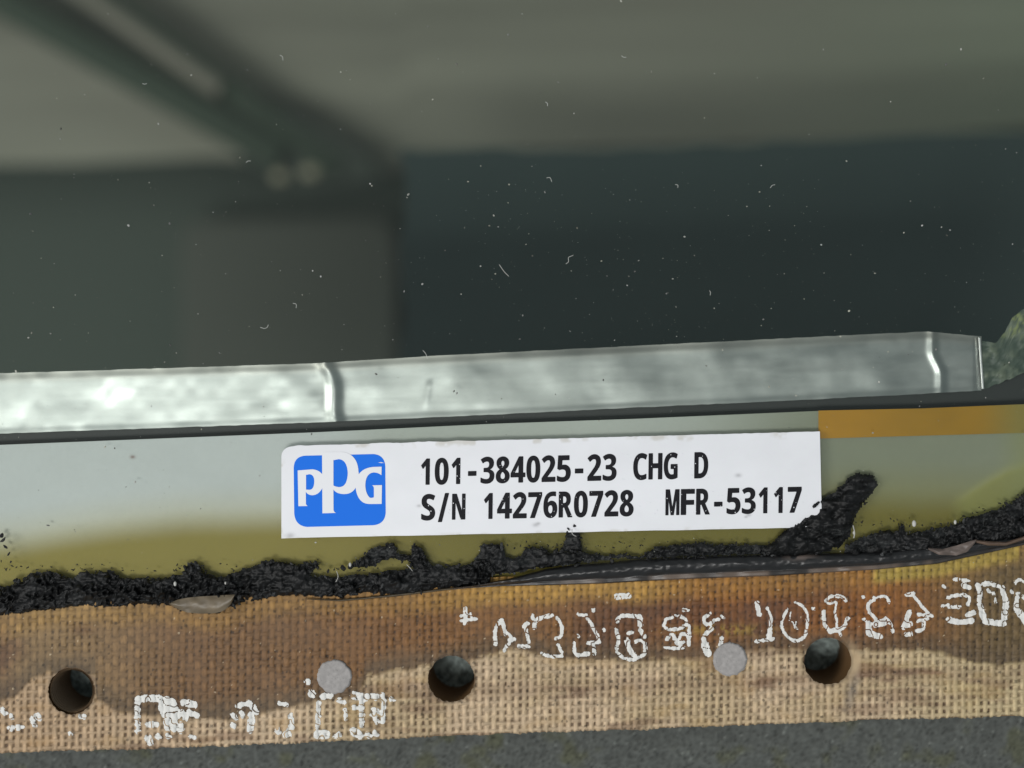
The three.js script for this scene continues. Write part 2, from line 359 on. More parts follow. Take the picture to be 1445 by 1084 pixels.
{
  const ST = 1.35, x0 = -70, nx = Math.round(1590 / ST), ny = 196;
  const inside = new Uint8Array((nx + 1) * (ny + 1));
  const g = sheet(nx, ny, (i, j) => {
    let x = x0 + i * ST;
    const bot = frameEdge(x) + 1.2 * noise(x * 0.35, 2) + 1.5 * noise(x * 0.06, 8), top = Math.max(bot - ny * ST, sealBottom(x) - 12);
    const rows = Math.ceil((bot - top) / ST), jj = j - (ny - rows);
    if (jj < 0) return null;
    let y = j === ny ? bot : bot - (ny - j) * ST;
    if (y < top) y = top;
    for (const [hx, hy, r] of HOLES) {
      const d = Math.hypot(x - hx, y - hy), q = r + 1.1 * noise(x * 0.3, y * 0.3) + 1.2 * fbm(x * 0.12, y * 0.12, 3);
      if (d < q - 0.75 * ST) inside[j * (nx + 1) + i] = 1;
      else if (d < q + 0.75 * ST) { x = hx + (x - hx) * q / d; y = hy + (y - hy) * q / d; }
    }
    return [x, y, j === ny ? -11 : fabricHeight(x, y), fabricColour(x, y)];
  }, (i, j) => { const a = j * (nx + 1) + i; return !(inside[a] || inside[a + 1] || inside[a + nx + 1] || inside[a + nx + 2]); });
  const border = part('woven_border', g, vcol(0.66), win);
  border.userData.label = 'brown and tan woven border cloth, stained dark above a wavy line';
  // solid laminate under the cloth
  const o = [];
  for (let x = -66; x <= 1512; x += 12) o.push([x, sealBottom(x) - 8]);
  for (let x = 1512; x >= -66; x -= 12) o.push([x, frameEdge(x) - 1]);
  part('laminate_core', slab(o.reverse(), -9, 80, HOLES.map(([x, y, r]) => circle(x, y, r - 0.3, 72))), std(C(112, 84, 52), 0.6), win);
  // threaded sleeve in the left hole
  const prof = [];
  for (let k = 0; k <= 90; k++) prof.push(new THREE.Vector2((31 + 1.6 * Math.sin(k * 0.9)) * U, (-95 + 9 + k * 0.86) * U));
  const sleeve = new THREE.LatheGeometry(prof, 64); const c0 = P(HOLES[0][0], HOLES[0][1], -9); sleeve.translate(c0[0], 0, c0[2]);
  part('threaded_sleeve', sleeve, std(C(120, 100, 78), 0.4, { side: THREE.DoubleSide, metalness: 0.3 }), win);
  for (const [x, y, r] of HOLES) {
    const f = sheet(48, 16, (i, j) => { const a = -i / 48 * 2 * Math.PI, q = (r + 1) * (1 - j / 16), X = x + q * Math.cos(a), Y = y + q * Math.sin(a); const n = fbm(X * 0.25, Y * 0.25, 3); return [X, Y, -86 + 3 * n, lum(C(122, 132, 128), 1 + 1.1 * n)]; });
    part('lit_hole_bottom', f, vcol(0.95), win);  // disc paler than the foam, standing in for light reaching the bottom
  }
  // grey filled plugs
  const plugMat = new THREE.MeshStandardMaterial({ roughness: 0.85, map: tex(128, 128, (u, v) => { const n = 1 + 0.22 * fbm(u * 14, v * 14, 4); const k = hash(Math.floor(u * 64), Math.floor(v * 64)) > 0.985 ? 0.75 : 1; return lum(C(158, 154, 152), n * k); }) });
  for (const [x, y, r] of PLUGS) {
    const g2 = sheet(72, 10, (i, j) => { const a = -i / 72 * 2 * Math.PI, w = 1 + 0.035 * (noise(x + Math.cos(a) * 4, Math.sin(a) * 4) + 0.8 * noise(Math.cos(a) * 13, y + Math.sin(a) * 13)); const q = r * w * (1 - j / 10); return [x + q * Math.cos(a), y + q * Math.sin(a), j === 0 ? -9 : -2.9 + 0.5 * noise(q * Math.cos(a) * 0.3, q * Math.sin(a) * 0.3)]; });
    const p = g2.attributes.position, uv = g2.attributes.uv, cc = P(x, y, -4);
    for (let k = 0; k < p.count; k++) uv.setXY(k, 0.5 + (p.getX(k) - cc[0]) / (60 * U), 0.5 + (p.getZ(k) - cc[2]) / (60 * U));
    part('filled_plug', g2, plugMat, win).material.side = THREE.DoubleSide;
  }
}
// remains of white stamped characters on the border cloth
{
  const A = (x, y) => [640 + x / 3.568, 800 + y / 3.568], B = (x, y) => [1045 + x / 3.6125, 784 + y / 3.6125], Cc = (x, y) => [400 + x / 2.89, 784 + y / 2.89], D = (x, y) => [x / 2.89, 784 + y / 2.89];
  const white = std([0.74, 0.73, 0.70], 0.8, { side: THREE.DoubleSide });
  function glyph(map, scale, crack, ...strokes) {
    const segs = [];
    let x0 = 1e9, x1 = -1e9, y0 = 1e9, y1 = -1e9;
    for (const [w, ...raw] of strokes) {
      let q = raw;
      if (raw.length > 4) q = new THREE.SplineCurve(pairs(...raw).map(([X, Y]) => new THREE.Vector2(X, Y))).getPoints(raw.length * 2).flatMap((p) => [p.x, p.y]);
      for (let k = 0; k + 3 < q.length; k += 2) {
      const a = map(q[k], q[k + 1]), b = map(q[k + 2], q[k + 3]), r = w / scale / 2;
      segs.push([a, b, r]);
      for (const p of [a, b]) { x0 = Math.min(x0, p[0] - r - 3); x1 = Math.max(x1, p[0] + r + 3); y0 = Math.min(y0, p[1] - r - 3); y1 = Math.max(y1, p[1] + r + 3); }
      }
    }
    const S = 0.7, nx = Math.ceil((x1 - x0) / S), ny = Math.ceil((y1 - y0) / S);
    const on = (x, y) => {
      let best = 1e9;
      for (const [a, b, r] of segs) {
        const dx = b[0] - a[0], dy = b[1] - a[1], t = clamp(((x - a[0]) * dx + (y - a[1]) * dy) / (dx * dx + dy * dy + 1e-9));
        best = Math.min(best, (Math.hypot(x - a[0] - t * dx, y - a[1] - t * dy) - r) );
      }
      const wv = weave(x, y)[0];
      return best + 1.2 * fbm(x * 0.3, y * 0.3, 3) - 0.85 < crack * 0.7 * (wv - 0.5) && Math.abs(noise(x * 0.11, y * 0.11 + 50)) > 0.035;
    };
    const g = sheet(nx, ny, (i, j) => { const x = x0 + i * S, y = y0 + j * S; return on(x, y) ? [x, y, fabricHeight(x, y) + 0.5] : null; });
    if (g.index.count) part('stamped_mark', g, white, win);
  }
  const a = (...s) => glyph(A, 3.568, 1.6, ...s), b = (...s) => glyph(B, 3.6125, 1.6, ...s), c = (...s) => glyph(Cc, 2.89, 3, ...s), d = (...s) => glyph(D, 2.89, 3, ...s);
  a([16, 60, 208, 58, 285], [12, 40, 248, 70, 240], [14, 40, 272, 112, 264], [10, 85, 238, 92, 262]);
  a([15, 212, 390, 210, 320, 240, 268, 255, 310, 262, 340], [12, 265, 330, 290, 360, 255, 420], [18, 280, 370, 305, 365], [18, 372, 285, 355, 300], [13, 365, 305, 372, 345, 380, 380], [15, 330, 400, 378, 402]);
  a([18, 408, 305, 415, 270, 445, 257, 495, 245], [16, 395, 245, 400, 260], [13, 520, 255, 545, 300, 540, 350, 515, 362], [13, 525, 395, 545, 430], [14, 445, 438, 490, 450, 545, 448]);
  a([13, 630, 238, 655, 245], [14, 665, 245, 700, 300, 725, 350, 735, 378], [16, 612, 380, 615, 440, 680, 438], [18, 680, 385, 725, 380], [15, 705, 385, 710, 440], [14, 755, 315, 757, 322], [14, 703, 210, 705, 220], [12, 625, 345, 630, 352]);
  a([16, 825, 275, 840, 250, 890, 247, 930, 252], [22, 937, 250, 942, 292], [15, 820, 315, 830, 370, 822, 410], [14, 825, 430, 860, 460, 910, 468], [14, 910, 468, 960, 440, 965, 390, 940, 370, 915, 378], [24, 870, 365, 885, 410, 908, 445], [20, 940, 320, 962, 352], [16, 880, 337, 900, 328]);
  a([26, 824, 150, 880, 146]);
  a([13, 1070, 265, 1060, 300, 1090, 315, 1150, 308, 1172, 285, 1160, 258, 1120, 245], [13, 1075, 265, 1100, 255], [16, 1160, 217, 1180, 215], [16, 1075, 365, 1100, 345, 1130, 375, 1150, 340, 1180, 350, 1185, 390], [14, 1110, 360, 1130, 390, 1160, 380], [14, 1065, 405, 1110, 412, 1160, 405], [13, 1185, 300, 1190, 350]);
  a([16, 1290, 237, 1262, 262, 1275, 290, 1305, 280], [12, 1310, 270, 1335, 265], [12, 1350, 245, 1358, 258], [18, 1300, 310, 1265, 350, 1258, 400], [34, 1265, 390, 1280, 436], [18, 1350, 360, 1345, 395]);
  b([20, 85, 242, 95, 300], [13, 135, 270, 155, 320, 150, 380], [24, 150, 380, 145, 412], [15, 80, 438, 130, 430, 168, 425]);
  b([10, 280, 240, 320, 260, 340, 310, 338, 370], [11, 240, 275, 212, 330, 215, 380, 245, 420], [14, 245, 420, 285, 435, 325, 415, 335, 380], [3, 255, 290, 250, 330], [4, 265, 340, 290, 375], [4, 285, 335, 278, 365], [12, 365, 268, 375, 275]);
  b([13, 435, 235, 460, 210, 510, 208, 537, 230], [12, 445, 242, 480, 238], [16, 425, 285, 430, 350, 455, 385], [22, 455, 385, 500, 380], [16, 500, 385, 530, 360, 548, 320], [7, 490, 240, 480, 290, 490, 330, 488, 365], [12, 510, 400, 512, 408]);
  b([13, 655, 285, 650, 250, 680, 225], [11, 680, 215, 740, 210, 755, 240], [14, 655, 290, 690, 325], [34, 690, 350, 735, 340], [12, 740, 320, 770, 355, 775, 390], [28, 655, 350, 655, 395], [26, 662, 402, 710, 412], [12, 630, 325, 636, 330], [12, 625, 205, 628, 215]);
  b([20, 850, 200, 880, 196], [13, 880, 200, 930, 265, 975, 310], [16, 905, 300, 965, 305], [14, 905, 335, 955, 322], [16, 935, 340, 930, 375, 900, 385], [22, 860, 290, 840, 350, 830, 365], [28, 848, 355, 862, 352], [18, 845, 402, 868, 402]);
  b([14, 1090, 120, 1160, 130], [22, 1135, 150, 1165, 165], [14, 1055, 215, 1110, 202, 1165, 212, 1160, 250], [16, 1065, 262, 1120, 262], [12, 1035, 155, 1042, 162], [26, 1060, 327, 1120, 340, 1180, 332], [24, 1160, 302, 1190, 292], [12, 1030, 258, 1060, 250]);
  b([22, 1207, 152, 1222, 190, 1217, 230], [20, 1240, 146, 1275, 142], [17, 1290, 150, 1340, 165], [22, 1335, 170, 1355, 240], [26, 1355, 240, 1345, 320], [26, 1220, 250, 1240, 320], [28, 1250, 337, 1340, 347], [10, 1290, 190, 1302, 240], [12, 1262, 175, 1270, 185]);
  b([13, 1400, 142, 1420, 125, 1440, 137], [20, 1415, 197, 1408, 230, 1405, 260], [30, 1408, 272, 1460, 345], [12, 1380, 180, 1385, 190], [16, 1440, 210, 1475, 240]);
  d([22, 560, 590, 560, 650, 562, 715], [24, 560, 588, 620, 582, 690, 592], [46, 690, 602, 715, 650], [36, 665, 615, 690, 690], [46, 690, 692, 728, 703], [24, 605, 690, 635, 690], [24, 603, 745, 612, 762], [18, 640, 735, 648, 742]);
  d([26, 750, 600, 790, 608], [22, 770, 640, 802, 652], [22, 745, 640, 757, 662], [14, 778, 740, 790, 745], [18, 685, 735, 690, 740]);
  d([22, 972, 612, 1020, 605], [22, 1020, 602, 1045, 640], [24, 1025, 650, 1020, 712], [18, 948, 652, 962, 662], [18, 945, 690, 957, 697], [16, 985, 640, 990, 655]);
  d([22, 1130, 712, 1137, 720], [20, 1160, 732, 1177, 732], [15, 1185, 650, 1190, 705], [14, 1140, 602, 1170, 610]);
  d([22, 8, 632, 20, 642], [20, 40, 705, 88, 700], [22, 150, 655, 157, 662], [16, 128, 665, 142, 692], [16, 285, 727, 292, 735], [18, 330, 655, 342, 658], [16, 45, 655, 50, 660]);
  c([24, 113, 560, 120, 570], [24, 158, 577, 190, 571], [16, 145, 600, 140, 700], [32, 140, 732, 172, 730], [22, 213, 737, 227, 732], [14, 250, 630, 255, 667], [20, 95, 513, 100, 516]);
  c([30, 285, 570, 330, 580], [18, 285, 620, 320, 620], [20, 320, 590, 320, 690], [28, 285, 717, 312, 735], [20, 340, 730, 352, 735], [15, 405, 570, 410, 600, 405, 680], [16, 365, 630, 395, 640], [22, 340, 575, 382, 578], [18, 370, 725, 382, 730], [22, 230, 590, 242, 600], [20, 365, 650, 385, 680], [14, 12, 730, 30, 690, 32, 650], [14, 440, 585, 450, 590]);
}

// ---------------------------------------------------------------- the sticker
{
  const lab = thing('identification_sticker', 778, 685, 0);
  tag(lab, 'white rectangular sticker with blue logo and two lines of black numbers on glass', 'sticker');
  const o = [];
  for (let k = 0; k <= 8; k++) { const a = Math.PI + k / 8 * Math.PI / 2; o.push([397 + 16 + 16 * Math.cos(a), 630 + 14 + 14 * Math.sin(a)]); }
  for (let x = 420; x < 1156; x += 5) o.push([x, 629.7 - (x - 397) * 0.0273 - 1.1 * Math.max(0, fbm(x * 0.07, 5, 3)) * 2.2 * step(900, 500, x) + 0.3 * noise(x * 0.2, 1)]);
  o.push([1157, 609], [1158, 650], [1160, 744]);
  for (let x = 1150; x > 400; x -= 25) o.push([x, 744 + (1160 - x) * 0.0205 + 0.3 * noise(x, 3)]);
  o.push([397, 760]);
  const paper = new THREE.MeshStandardMaterial({ roughness: 0.5, map: tex(1024, 256, (u, v) => {
    const n = 1 + 0.04 * fbm(u * 22, v * 5, 4) + 0.03 * fbm(u * 5, v * 2, 2);
    let c = lum([0.80, 0.805, 0.84], n);
    const edge = Math.min(u * 760, v * 132, (1 - v) * 132);
    c = mixc(c, C(190, 185, 172), step(0.15, 0.5, fbm(u * 40, v * 8, 3)) * step(9, 1, edge) * 0.6);
    for (const [x, y, r] of [[0.471, 0.89, 3], [0.476, 0.875, 2], [0.865, 0.84, 2.4], [0.86, 0.86, 1.6], [0.52, 0.98, 3], [0.017, 0.94, 4], [0.255, 0.66, 2.2], [0.846, 0.42, 3]])
      c = mixc(c, C(96, 92, 96), 0.4 * Math.exp(-(((u - x) * 760 / r / 1.5) ** 2) - (((v - y) * 140 / r) ** 2)));
    return c;
  }) });
  const g = slab(o.reverse(), 1.6, 1.4);
  { const p = g.attributes.position, uv = g.attributes.uv; for (let k = 0; k < p.count; k++) { const px = p.getX(k) / U + NX, py = p.getZ(k) / U + NY; uv.setXY(k, (px - 397) / 762, 1 - (py - 630 + (px - 397) * 0.024) / 134); } }
  part('paper', g, paper, lab);
  // logo: blue rounded square, white letters on it
  const Z = (x, y) => [390 + x / 6.775, 610 + y / 6.775];
  const shapeOf = (top, draw, holes = []) => {
    const m = (x, y) => { const q = Z(x, y), p = P(q[0], q[1], top); return [p[0], -p[2]]; };
    const run = (S, cmds) => { for (const [k, ...n] of cmds) { const q = []; for (let i = 0; i < n.length; i += 2) q.push(...m(n[i], n[i + 1])); if (k === 'M') S.moveTo(...q); else if (k === 'L') S.lineTo(...q); else S.quadraticCurveTo(...q); } return S; };
    const s = run(new THREE.Shape(), draw);
    for (const h of holes) s.holes.push(run(new THREE.Path(), h));
    const g3 = new THREE.ShapeGeometry(s, 10); g3.rotateX(-Math.PI / 2); g3.translate(0, top * U, 0);
    return g3;
  };
  const blue = new THREE.MeshPhysicalMaterial({ color: color(C(20, 114, 232)), roughness: 0.6, specularIntensity: 0.4 }), print = std([0.80, 0.805, 0.84], 0.5);
  const logo = part('logo', shapeOf(1.75, [['M', 165, 350], ['Q', 165, 232, 275, 225], ['L', 925, 209], ['Q', 1036, 216, 1041, 330], ['L', 1045, 765], ['Q', 1040, 880, 925, 890], ['L', 292, 906], ['Q', 178, 895, 170, 775]]), blue, lab);
  const small = shapeOf(1.95, [['M', 203, 366], ['L', 340, 355], ['Q', 408, 358, 446, 412], ['L', 446, 520], ['Q', 410, 600, 345, 603], ['Q', 300, 602, 281, 570], ['L', 282, 690], ['L', 298, 706], ['L', 210, 708]], [[['M', 283, 408], ['L', 318, 402], ['Q', 362, 408, 362, 470], ['Q', 360, 548, 318, 551], ['L', 283, 549]]]);
  const big = shapeOf(2.1, [['M', 436, 206], ['Q', 440, 196, 470, 190], ['L', 640, 190], ['Q', 778, 215, 785, 380], ['L', 790, 420], ['Q', 770, 592, 650, 592], ['Q', 575, 592, 545, 548], ['L', 546, 745], ['Q', 552, 766, 570, 772], ['L', 440, 776]], [[['M', 545, 268], ['L', 595, 258], ['Q', 676, 262, 682, 390], ['Q', 678, 524, 600, 525], ['Q', 560, 522, 545, 508]]]);
  const gee = shapeOf(2.25, [['M', 1006, 330], ['L', 930, 332], ['Q', 830, 340, 785, 405], ['Q', 752, 470, 758, 540], ['Q', 780, 685, 890, 687], ['L', 1006, 686], ['L', 1009, 506], ['L', 914, 508], ['Q', 932, 518, 932, 540], ['L', 932, 622], ['Q', 905, 634, 888, 622], ['Q', 850, 580, 850, 500], ['Q', 855, 392, 930, 385], ['Q', 975, 386, 1004, 412]]);
  for (const l of [small, big, gee]) part('logo_letter', l, print, logo);
  part('logo_scratch', slab([[533.5, 652.8], [538, 652.2], [542, 653.4], [538, 653.6]], 2.3, 0.4), print, logo);
  // two printed lines, one fixed step per character
  const font = await new FontLoader().loadAsync('fonts/droid/droid_sans_bold.typeface.json');
  const ink = new THREE.MeshPhysicalMaterial({ color: color([0.008, 0.008, 0.011]), roughness: 0.6, specularIntensity: 0.35 });
  const hb = new THREE.ShapeGeometry(font.generateShapes('H', 100)); hb.computeBoundingBox();
  const capOf = hb.boundingBox.max.y;
  function line(text, x0, base, pitch, capH, slope, name) {
    const list = [];
    [...text].forEach((ch, i) => {
      if (ch === ' ') return;
      const cx = x0 + i * pitch, by = base - slope * (cx - x0);
      const shapes = font.generateShapes(ch, 100), q = new THREE.ShapeGeometry(shapes, 8);
      q.computeBoundingBox();
      const b = q.boundingBox, wide = { '1': 11.5, '-': 11, '/': 14.5, M: 18.8, N: 18, '4': 20 }[ch] ?? 18.7, k = capH / capOf;
      const sx = wide / (b.max.x - b.min.x), p = q.attributes.position, mid = (b.min.x + b.max.x) / 2;
      for (let v = 0; v < p.count; v++) {
        let X = (p.getX(v) - mid) * sx, Y = p.getY(v) * k;
        if (ch === '/') Y = Y * 1.12 - 3;
        if (ch === '-') Y += 0.5;
        if (ch === '1') X -= 1.5;
        const lx = cx + X + (base - by) * 0 + Y * 0.012, ly = by - Y - slope * X;
        p.setXYZ(v, lx, ly, 0);
      }
      q.deleteAttribute('uv');
      [[-0.55, 0], [0.55, 0], [0, -0.35], [0, 0.35]].forEach(([dx, dy], n) => {               // the ink has spread a little
        const e = q.clone(), ep = e.attributes.position;
        for (let v = 0; v < ep.count; v++) ep.setXYZ(v, ...P(p.getX(v) + dx, p.getY(v) + dy, 1.8 + n * 0.06));
        e.computeVertexNormals(); list.push(e);
      });
    });
    const geo = mergeGeometries(list);
    part(name, geo, ink, lab);
  }
  line('101-384025-23 CHG D', 601.5, 684, 21.55, 36.5, 0.0235, 'printed_line');
  const flecks = [];
  for (let k = 0; k < 130; k++) {
    const row = rnd() < 0.4 ? 0 : 1, x = row ? rr(596, 1140) : rr(594, 1000), y = (row ? 716 : 665) - (x - 600) * 0.022 + rr(-18, 18);
    flecks.push(slab(circle(x, y, rr(0.25, 0.75), 7, 0.6), 2.4, 0.3));
  }
  part('ink_fleck', mergeGeometries(flecks), print, lab).userData.kind = 'stuff';
  line('S/N 14276R0728  MFR-53117', 604, 734, 21.55, 36, 0.0205, 'printed_line');
}

// ---------------------------------------------------------------- the black sealant
{
  const seal = thing('sealant_bead', 722, 800, 0);
  tag(seal, 'crumbling black rubber sealant bead between the glass and the woven border', 'sealant');
  const rubber = new THREE.MeshPhysicalMaterial({ vertexColors: true, roughness: 0.5, specularIntensity: 0.55, side: THREE.DoubleSide });
  const R = [0.0095, 0.0098, 0.0100];
  function maskOf(poly, x0, y0, w, h) {
    const cv = document.createElement('canvas'); cv.width = w; cv.height = h;
    const c = cv.getContext('2d'); c.fillStyle = '#000'; c.fillRect(0, 0, w, h); c.fillStyle = '#fff'; c.beginPath();
    poly.forEach(([x, y], i) => (i ? c.lineTo(x - x0, y - y0) : c.moveTo(x - x0, y - y0))); c.closePath(); c.fill();
    const d = c.getImageData(0, 0, w, h).data, dist = new Float32Array(w * h);
    for (let k = 0; k < w * h; k++) dist[k] = d[4 * k] > 127 ? 99 : 0;
    for (let y = 1; y < h - 1; y++) for (let x = 1; x < w - 1; x++) { const k = y * w + x; dist[k] = Math.min(dist[k], dist[k - 1] + 1, dist[k - w] + 1, dist[k - w - 1] + 1.41, dist[k - w + 1] + 1.41); }
    for (let y = h - 2; y > 0; y--) for (let x = w - 2; x > 0; x--) { const k = y * w + x; dist[k] = Math.min(dist[k], dist[k + 1] + 1, dist[k + w] + 1, dist[k + w + 1] + 1.41, dist[k + w - 1] + 1.41); }
    return (x, y) => { const i = Math.round(x - x0), j = Math.round(y - y0); return i < 1 || j < 1 || i >= w - 1 || j >= h - 1 ? 0 : dist[j * w + i]; };
  }
  const crumbs = [];
  const ico = new THREE.IcosahedronGeometry(1, 2);
  function crumb(x, y, h, r, bucket = crumbs, shade = 1) {
    const g = ico.clone(), p = g.attributes.position, s = rnd() * 100;
    const th = rr(0, 3.14), el = rr(1, 2.1), ca = Math.cos(th), sa = Math.sin(th), ay = rr(0.5, 1), q = P(x, y, h);
    const col = new Float32Array(p.count * 3), k = rr(0.7, 1.5) * shade;
    for (let v = 0; v < p.count; v++) {
      const X = p.getX(v), Y = p.getY(v), Z = p.getZ(v);
      const n = 1 + 0.42 * noise(X * 1.7 + s, Z * 1.7 + Y * 2.3) + 0.2 * noise(X * 4 + s, Z * 4 + Y * 5);
      const a = X * n * el, b = Z * n / Math.sqrt(el);
      p.setXYZ(v, q[0] + (a * ca - b * sa) * r * U, q[1] + Y * n * r * U * ay, q[2] + (a * sa + b * ca) * r * U);
      col[3 * v] = R[0] * k; col[3 * v + 1] = R[1] * k; col[3 * v + 2] = R[2] * k;
    }
    g.deleteAttribute('uv'); g.deleteAttribute('normal'); g.setAttribute('color', new THREE.BufferAttribute(col, 3));
    bucket.push(g);
  }
  function mass(name, poly, x0, y0, w, h, tall, rough, grain, shade = 1, dens = 0.02) {
    const dist = maskOf(poly, x0, y0, w, h), S = 1.4, nx = Math.round(w / S), ny = Math.round(h / S);
    const at = (x, y) => dist(x + grain * (1.9 * noise(x * 0.17, y * 0.17) + 1.2 * noise(x * 0.5, y * 0.5)), y + grain * (2.2 * noise(x * 0.17 + 9, y * 0.17) + 1.3 * noise(x * 0.5 + 9, y * 0.5)));
    const g = sheet(nx, ny, (i, j) => {
      const x = x0 + i * S, y = y0 + j * S, d = at(x, y) - (y < sealBottom(x) - 8 ? 1.3 : 0);
      if (d <= 0) return null;
      const up = 1 - Math.exp(-d / 6), lump = 0.55 + 1.1 * fbm(x * 0.035 + 3, y * 0.06, 3), calm = 0.25 + 0.75 * step(-0.1, 0.25, fbm(x * 0.025 + 50, y * 0.06, 2) + 0.35 * step(10, 3, d));
      let hh = -3 + up * (tall * lump + calm * rough * (1.5 * Math.abs(noise(x * 0.1, y * 0.12)) + 1.0 * noise(x * 0.25, y * 0.25) + 0.45 * noise(x * 0.55, y * 0.55)));
      if (y > sealBottom(x) - 10) hh -= 5 * (1 - up);
      const k = shade * (0.9 + 0.6 * noise(x * 0.4, y * 0.4) + 1.1 * fbm(x * 0.04 + 9, y * 0.08, 3) + (hash(i + 11, j + 3) > 0.975 ? 3.2 : 0));
      return [x, y, hh, [R[0] * k, R[1] * k, R[2] * k * 1.02]];
    });
    const m = part(name, g, rubber, seal);
    const n = w * h * dens;
    for (let k = 0; k < n; k++) { const x = rr(x0, x0 + w), y = rr(y0, y0 + h), d = dist(x, y); if (d > 0 && rnd() < (d < 4.5 && y < sealBottom(x) - 6 ? 0.55 : 0.10)) crumb(x, y, 1 + Math.min(d, 9) * 0.75 * rough / 5, 0.6 + 2.6 * rnd() ** 2.4, crumbs, shade * (rnd() < 0.15 ? 3.5 : 1)); }
    return m;
  }
  const bottomRun = (x0, x1) => { const o = []; for (let x = x1; x >= x0; x -= 8) o.push([x, sealBottom(x) + 1]); return o; };
  mass('crumbled_rubber', [...pairs(-70, 830, 0, 827, 14, 826, 22, 814, 30, 820, 41, 808, 74, 805, 88, 811, 104, 815, 114, 806, 122, 803, 130, 808, 142, 806, 159, 803, 173, 814, 207, 815, 240, 812, 258, 808, 264, 792, 272, 791, 280, 795, 291, 808, 314, 814, 332, 806, 350, 799, 362, 797, 376, 790, 400, 793, 424, 794, 440, 792, 450, 789, 455, 797, 440, 811, 472, 813, 491, 811, 520, 809, 560, 803, 610, 796, 629, 798, 657, 797, 690, 792, 700, 800, 690, 830), ...bottomRun(-70, 690)], -80, 775, 800, 110, 10, 6, 1, 0.9, 0.03);
  mass('crumbled_rubber', pairs(488, 803, 499, 797, 508, 788, 518, 778, 535, 769, 557, 764, 563, 781, 579, 782, 582, 764, 597, 773, 604, 786, 612, 796, 605, 806, 585, 806, 575, 794, 548, 791, 532, 799, 515, 803), 470, 750, 160, 70, 9, 6, 0.9, 1, 0.06);
  mass('crumbled_rubber', pairs(640, 800, 660, 796, 673, 785, 676, 770, 696, 766, 712, 770, 716, 786, 735, 784, 740, 770, 765, 773, 780, 781, 786, 777, 830, 779, 851, 782, 876, 781, 905, 783, 921, 773, 943, 769, 975, 767, 990, 762, 1004, 767, 1037, 767, 1087, 767, 1120, 762, 1130, 783, 1000, 787, 880, 791, 800, 799, 700, 814, 640, 822), 630, 750, 520, 80, 8, 5, 1, 1, 0.04);
  const stub = mass('rubber_stub', pairs(786, 782, 797, 762, 802, 740, 810, 737, 820, 741, 820, 757, 827, 780), 775, 725, 65, 65, 12, 5, 0.8, 1, 0.05);
  stub.userData.label = 'small upright black stub of sealant over the lower edge of the white sticker';
  const smear = mass('rubber_smear', pairs(1060, 776, 1087, 767, 1098, 756, 1117, 741, 1139, 726, 1136, 710, 1143, 706, 1151, 709, 1160, 703, 1185, 688, 1198, 673, 1207, 667, 1222, 668, 1234, 671, 1243, 684, 1236, 694, 1229, 704, 1218, 716, 1211, 726, 1204, 744, 1203, 757, 1190, 772, 1150, 786, 1090, 788), 1050, 655, 205, 140, 17, 1.7, 0.9, 0.7, 0.012);
  smear.userData.label = 'thick slanting black smear across the lower right corner of the sticker';
  mass('crumbled_rubber', [...pairs(1190, 772, 1207, 762, 1220, 756, 1233, 751, 1255, 744, 1264, 751, 1271, 738, 1278, 738, 1280, 752, 1303, 747, 1340, 741, 1366, 728, 1396, 722, 1425, 711, 1445, 694, 1520, 660, 1520, 745, 1445, 760, 1396, 770, 1322, 784, 1239, 792, 1190, 794)], 1180, 650, 350, 160, 9, 5, 1, 1.15, 0.035);
  // smooth black bead on the right, with a dull brown lip along the cloth
  const beadTop = along(pairs(640, 829, 660, 827, 720, 816, 770, 803, 815, 797, 857, 794, 893, 790, 954, 787, 1037, 784, 1160, 781, 1239, 779, 1303, 772, 1340, 767, 1396, 762, 1445, 757, 1560, 728));
  const bead = sheet(560, 22, (i, j) => {
    const x = 640 + i * 880 / 560, t = j / 22, y = mix(beadTop(x), sealBottom(x) + 1.5, t);
    const lip = step(0.70, 0.78, t);
    const wob = 3 * fbm(x * 0.02, t * 2, 3) + 0.5 * noise(x * 0.2, t * 8);
    let h = Math.sin(Math.PI * clamp(t / 0.78)) ** 0.6 * (11 + wob) * (1 - lip) + lip * (4.5 + 1.4 * noise(x * 0.05, 3)) - 3;
    if (t === 1) h = -9;
    const brown = mixc(C(46, 42, 40), C(98, 84, 74), step(0.0, 0.4, fbm(x * 0.03 + 7, 4, 3) + 0.12));
    let c = mixc(lum(C(30, 30, 31), 1 + 0.3 * noise(x * 0.1, t * 9)), brown, lip * step(690, 900, x));
    c = mixc(c, C(52, 44, 38), step(740, 700, x) * 0.7);
    const patch = Math.exp(-(((x - 1130) / 20) ** 2) - (((t - 0.12) / 0.16) ** 2));
    c = mixc(c, C(112, 100, 94), patch * 0.9 * step(-0.1, 0.15, noise(x * 0.1, t * 6)));
    return [x, y, h, c];
  });
  part('smooth_bead', bead, vcol(0.34), seal);
  // thin torn skins lying on the bead and on the cloth
  const skin = (pts, h, c, n = 40, rough = 1) => {
    const top = along(pts[0]), bot = along(pts[1]), xa = pts[0][0][0], xb = pts[0][pts[0].length - 1][0];
    part('torn_skin', sheet(n, 12, (i, j) => { const x = mix(xa, xb, i / n), t = j / 12, y = mix(top(x), bot(x), t); const m = fbm(x * 0.08, y * 0.12, 3); return [x, y, h + 3 * Math.sin(t * 3.14) + 3 * m * rough, lum(c, 1 + 0.5 * m)]; }), vcol(0.42), seal);
  };
  skin([pairs(238, 852, 250, 846.5, 262, 844, 280, 842, 300, 841, 316, 840, 331, 839), pairs(238, 852, 246, 857, 254, 861, 264, 864.5, 280, 866, 300, 866, 312, 863.5, 320, 859, 327, 851, 331, 840)], 9, C(104, 92, 74), 40, 0.6);
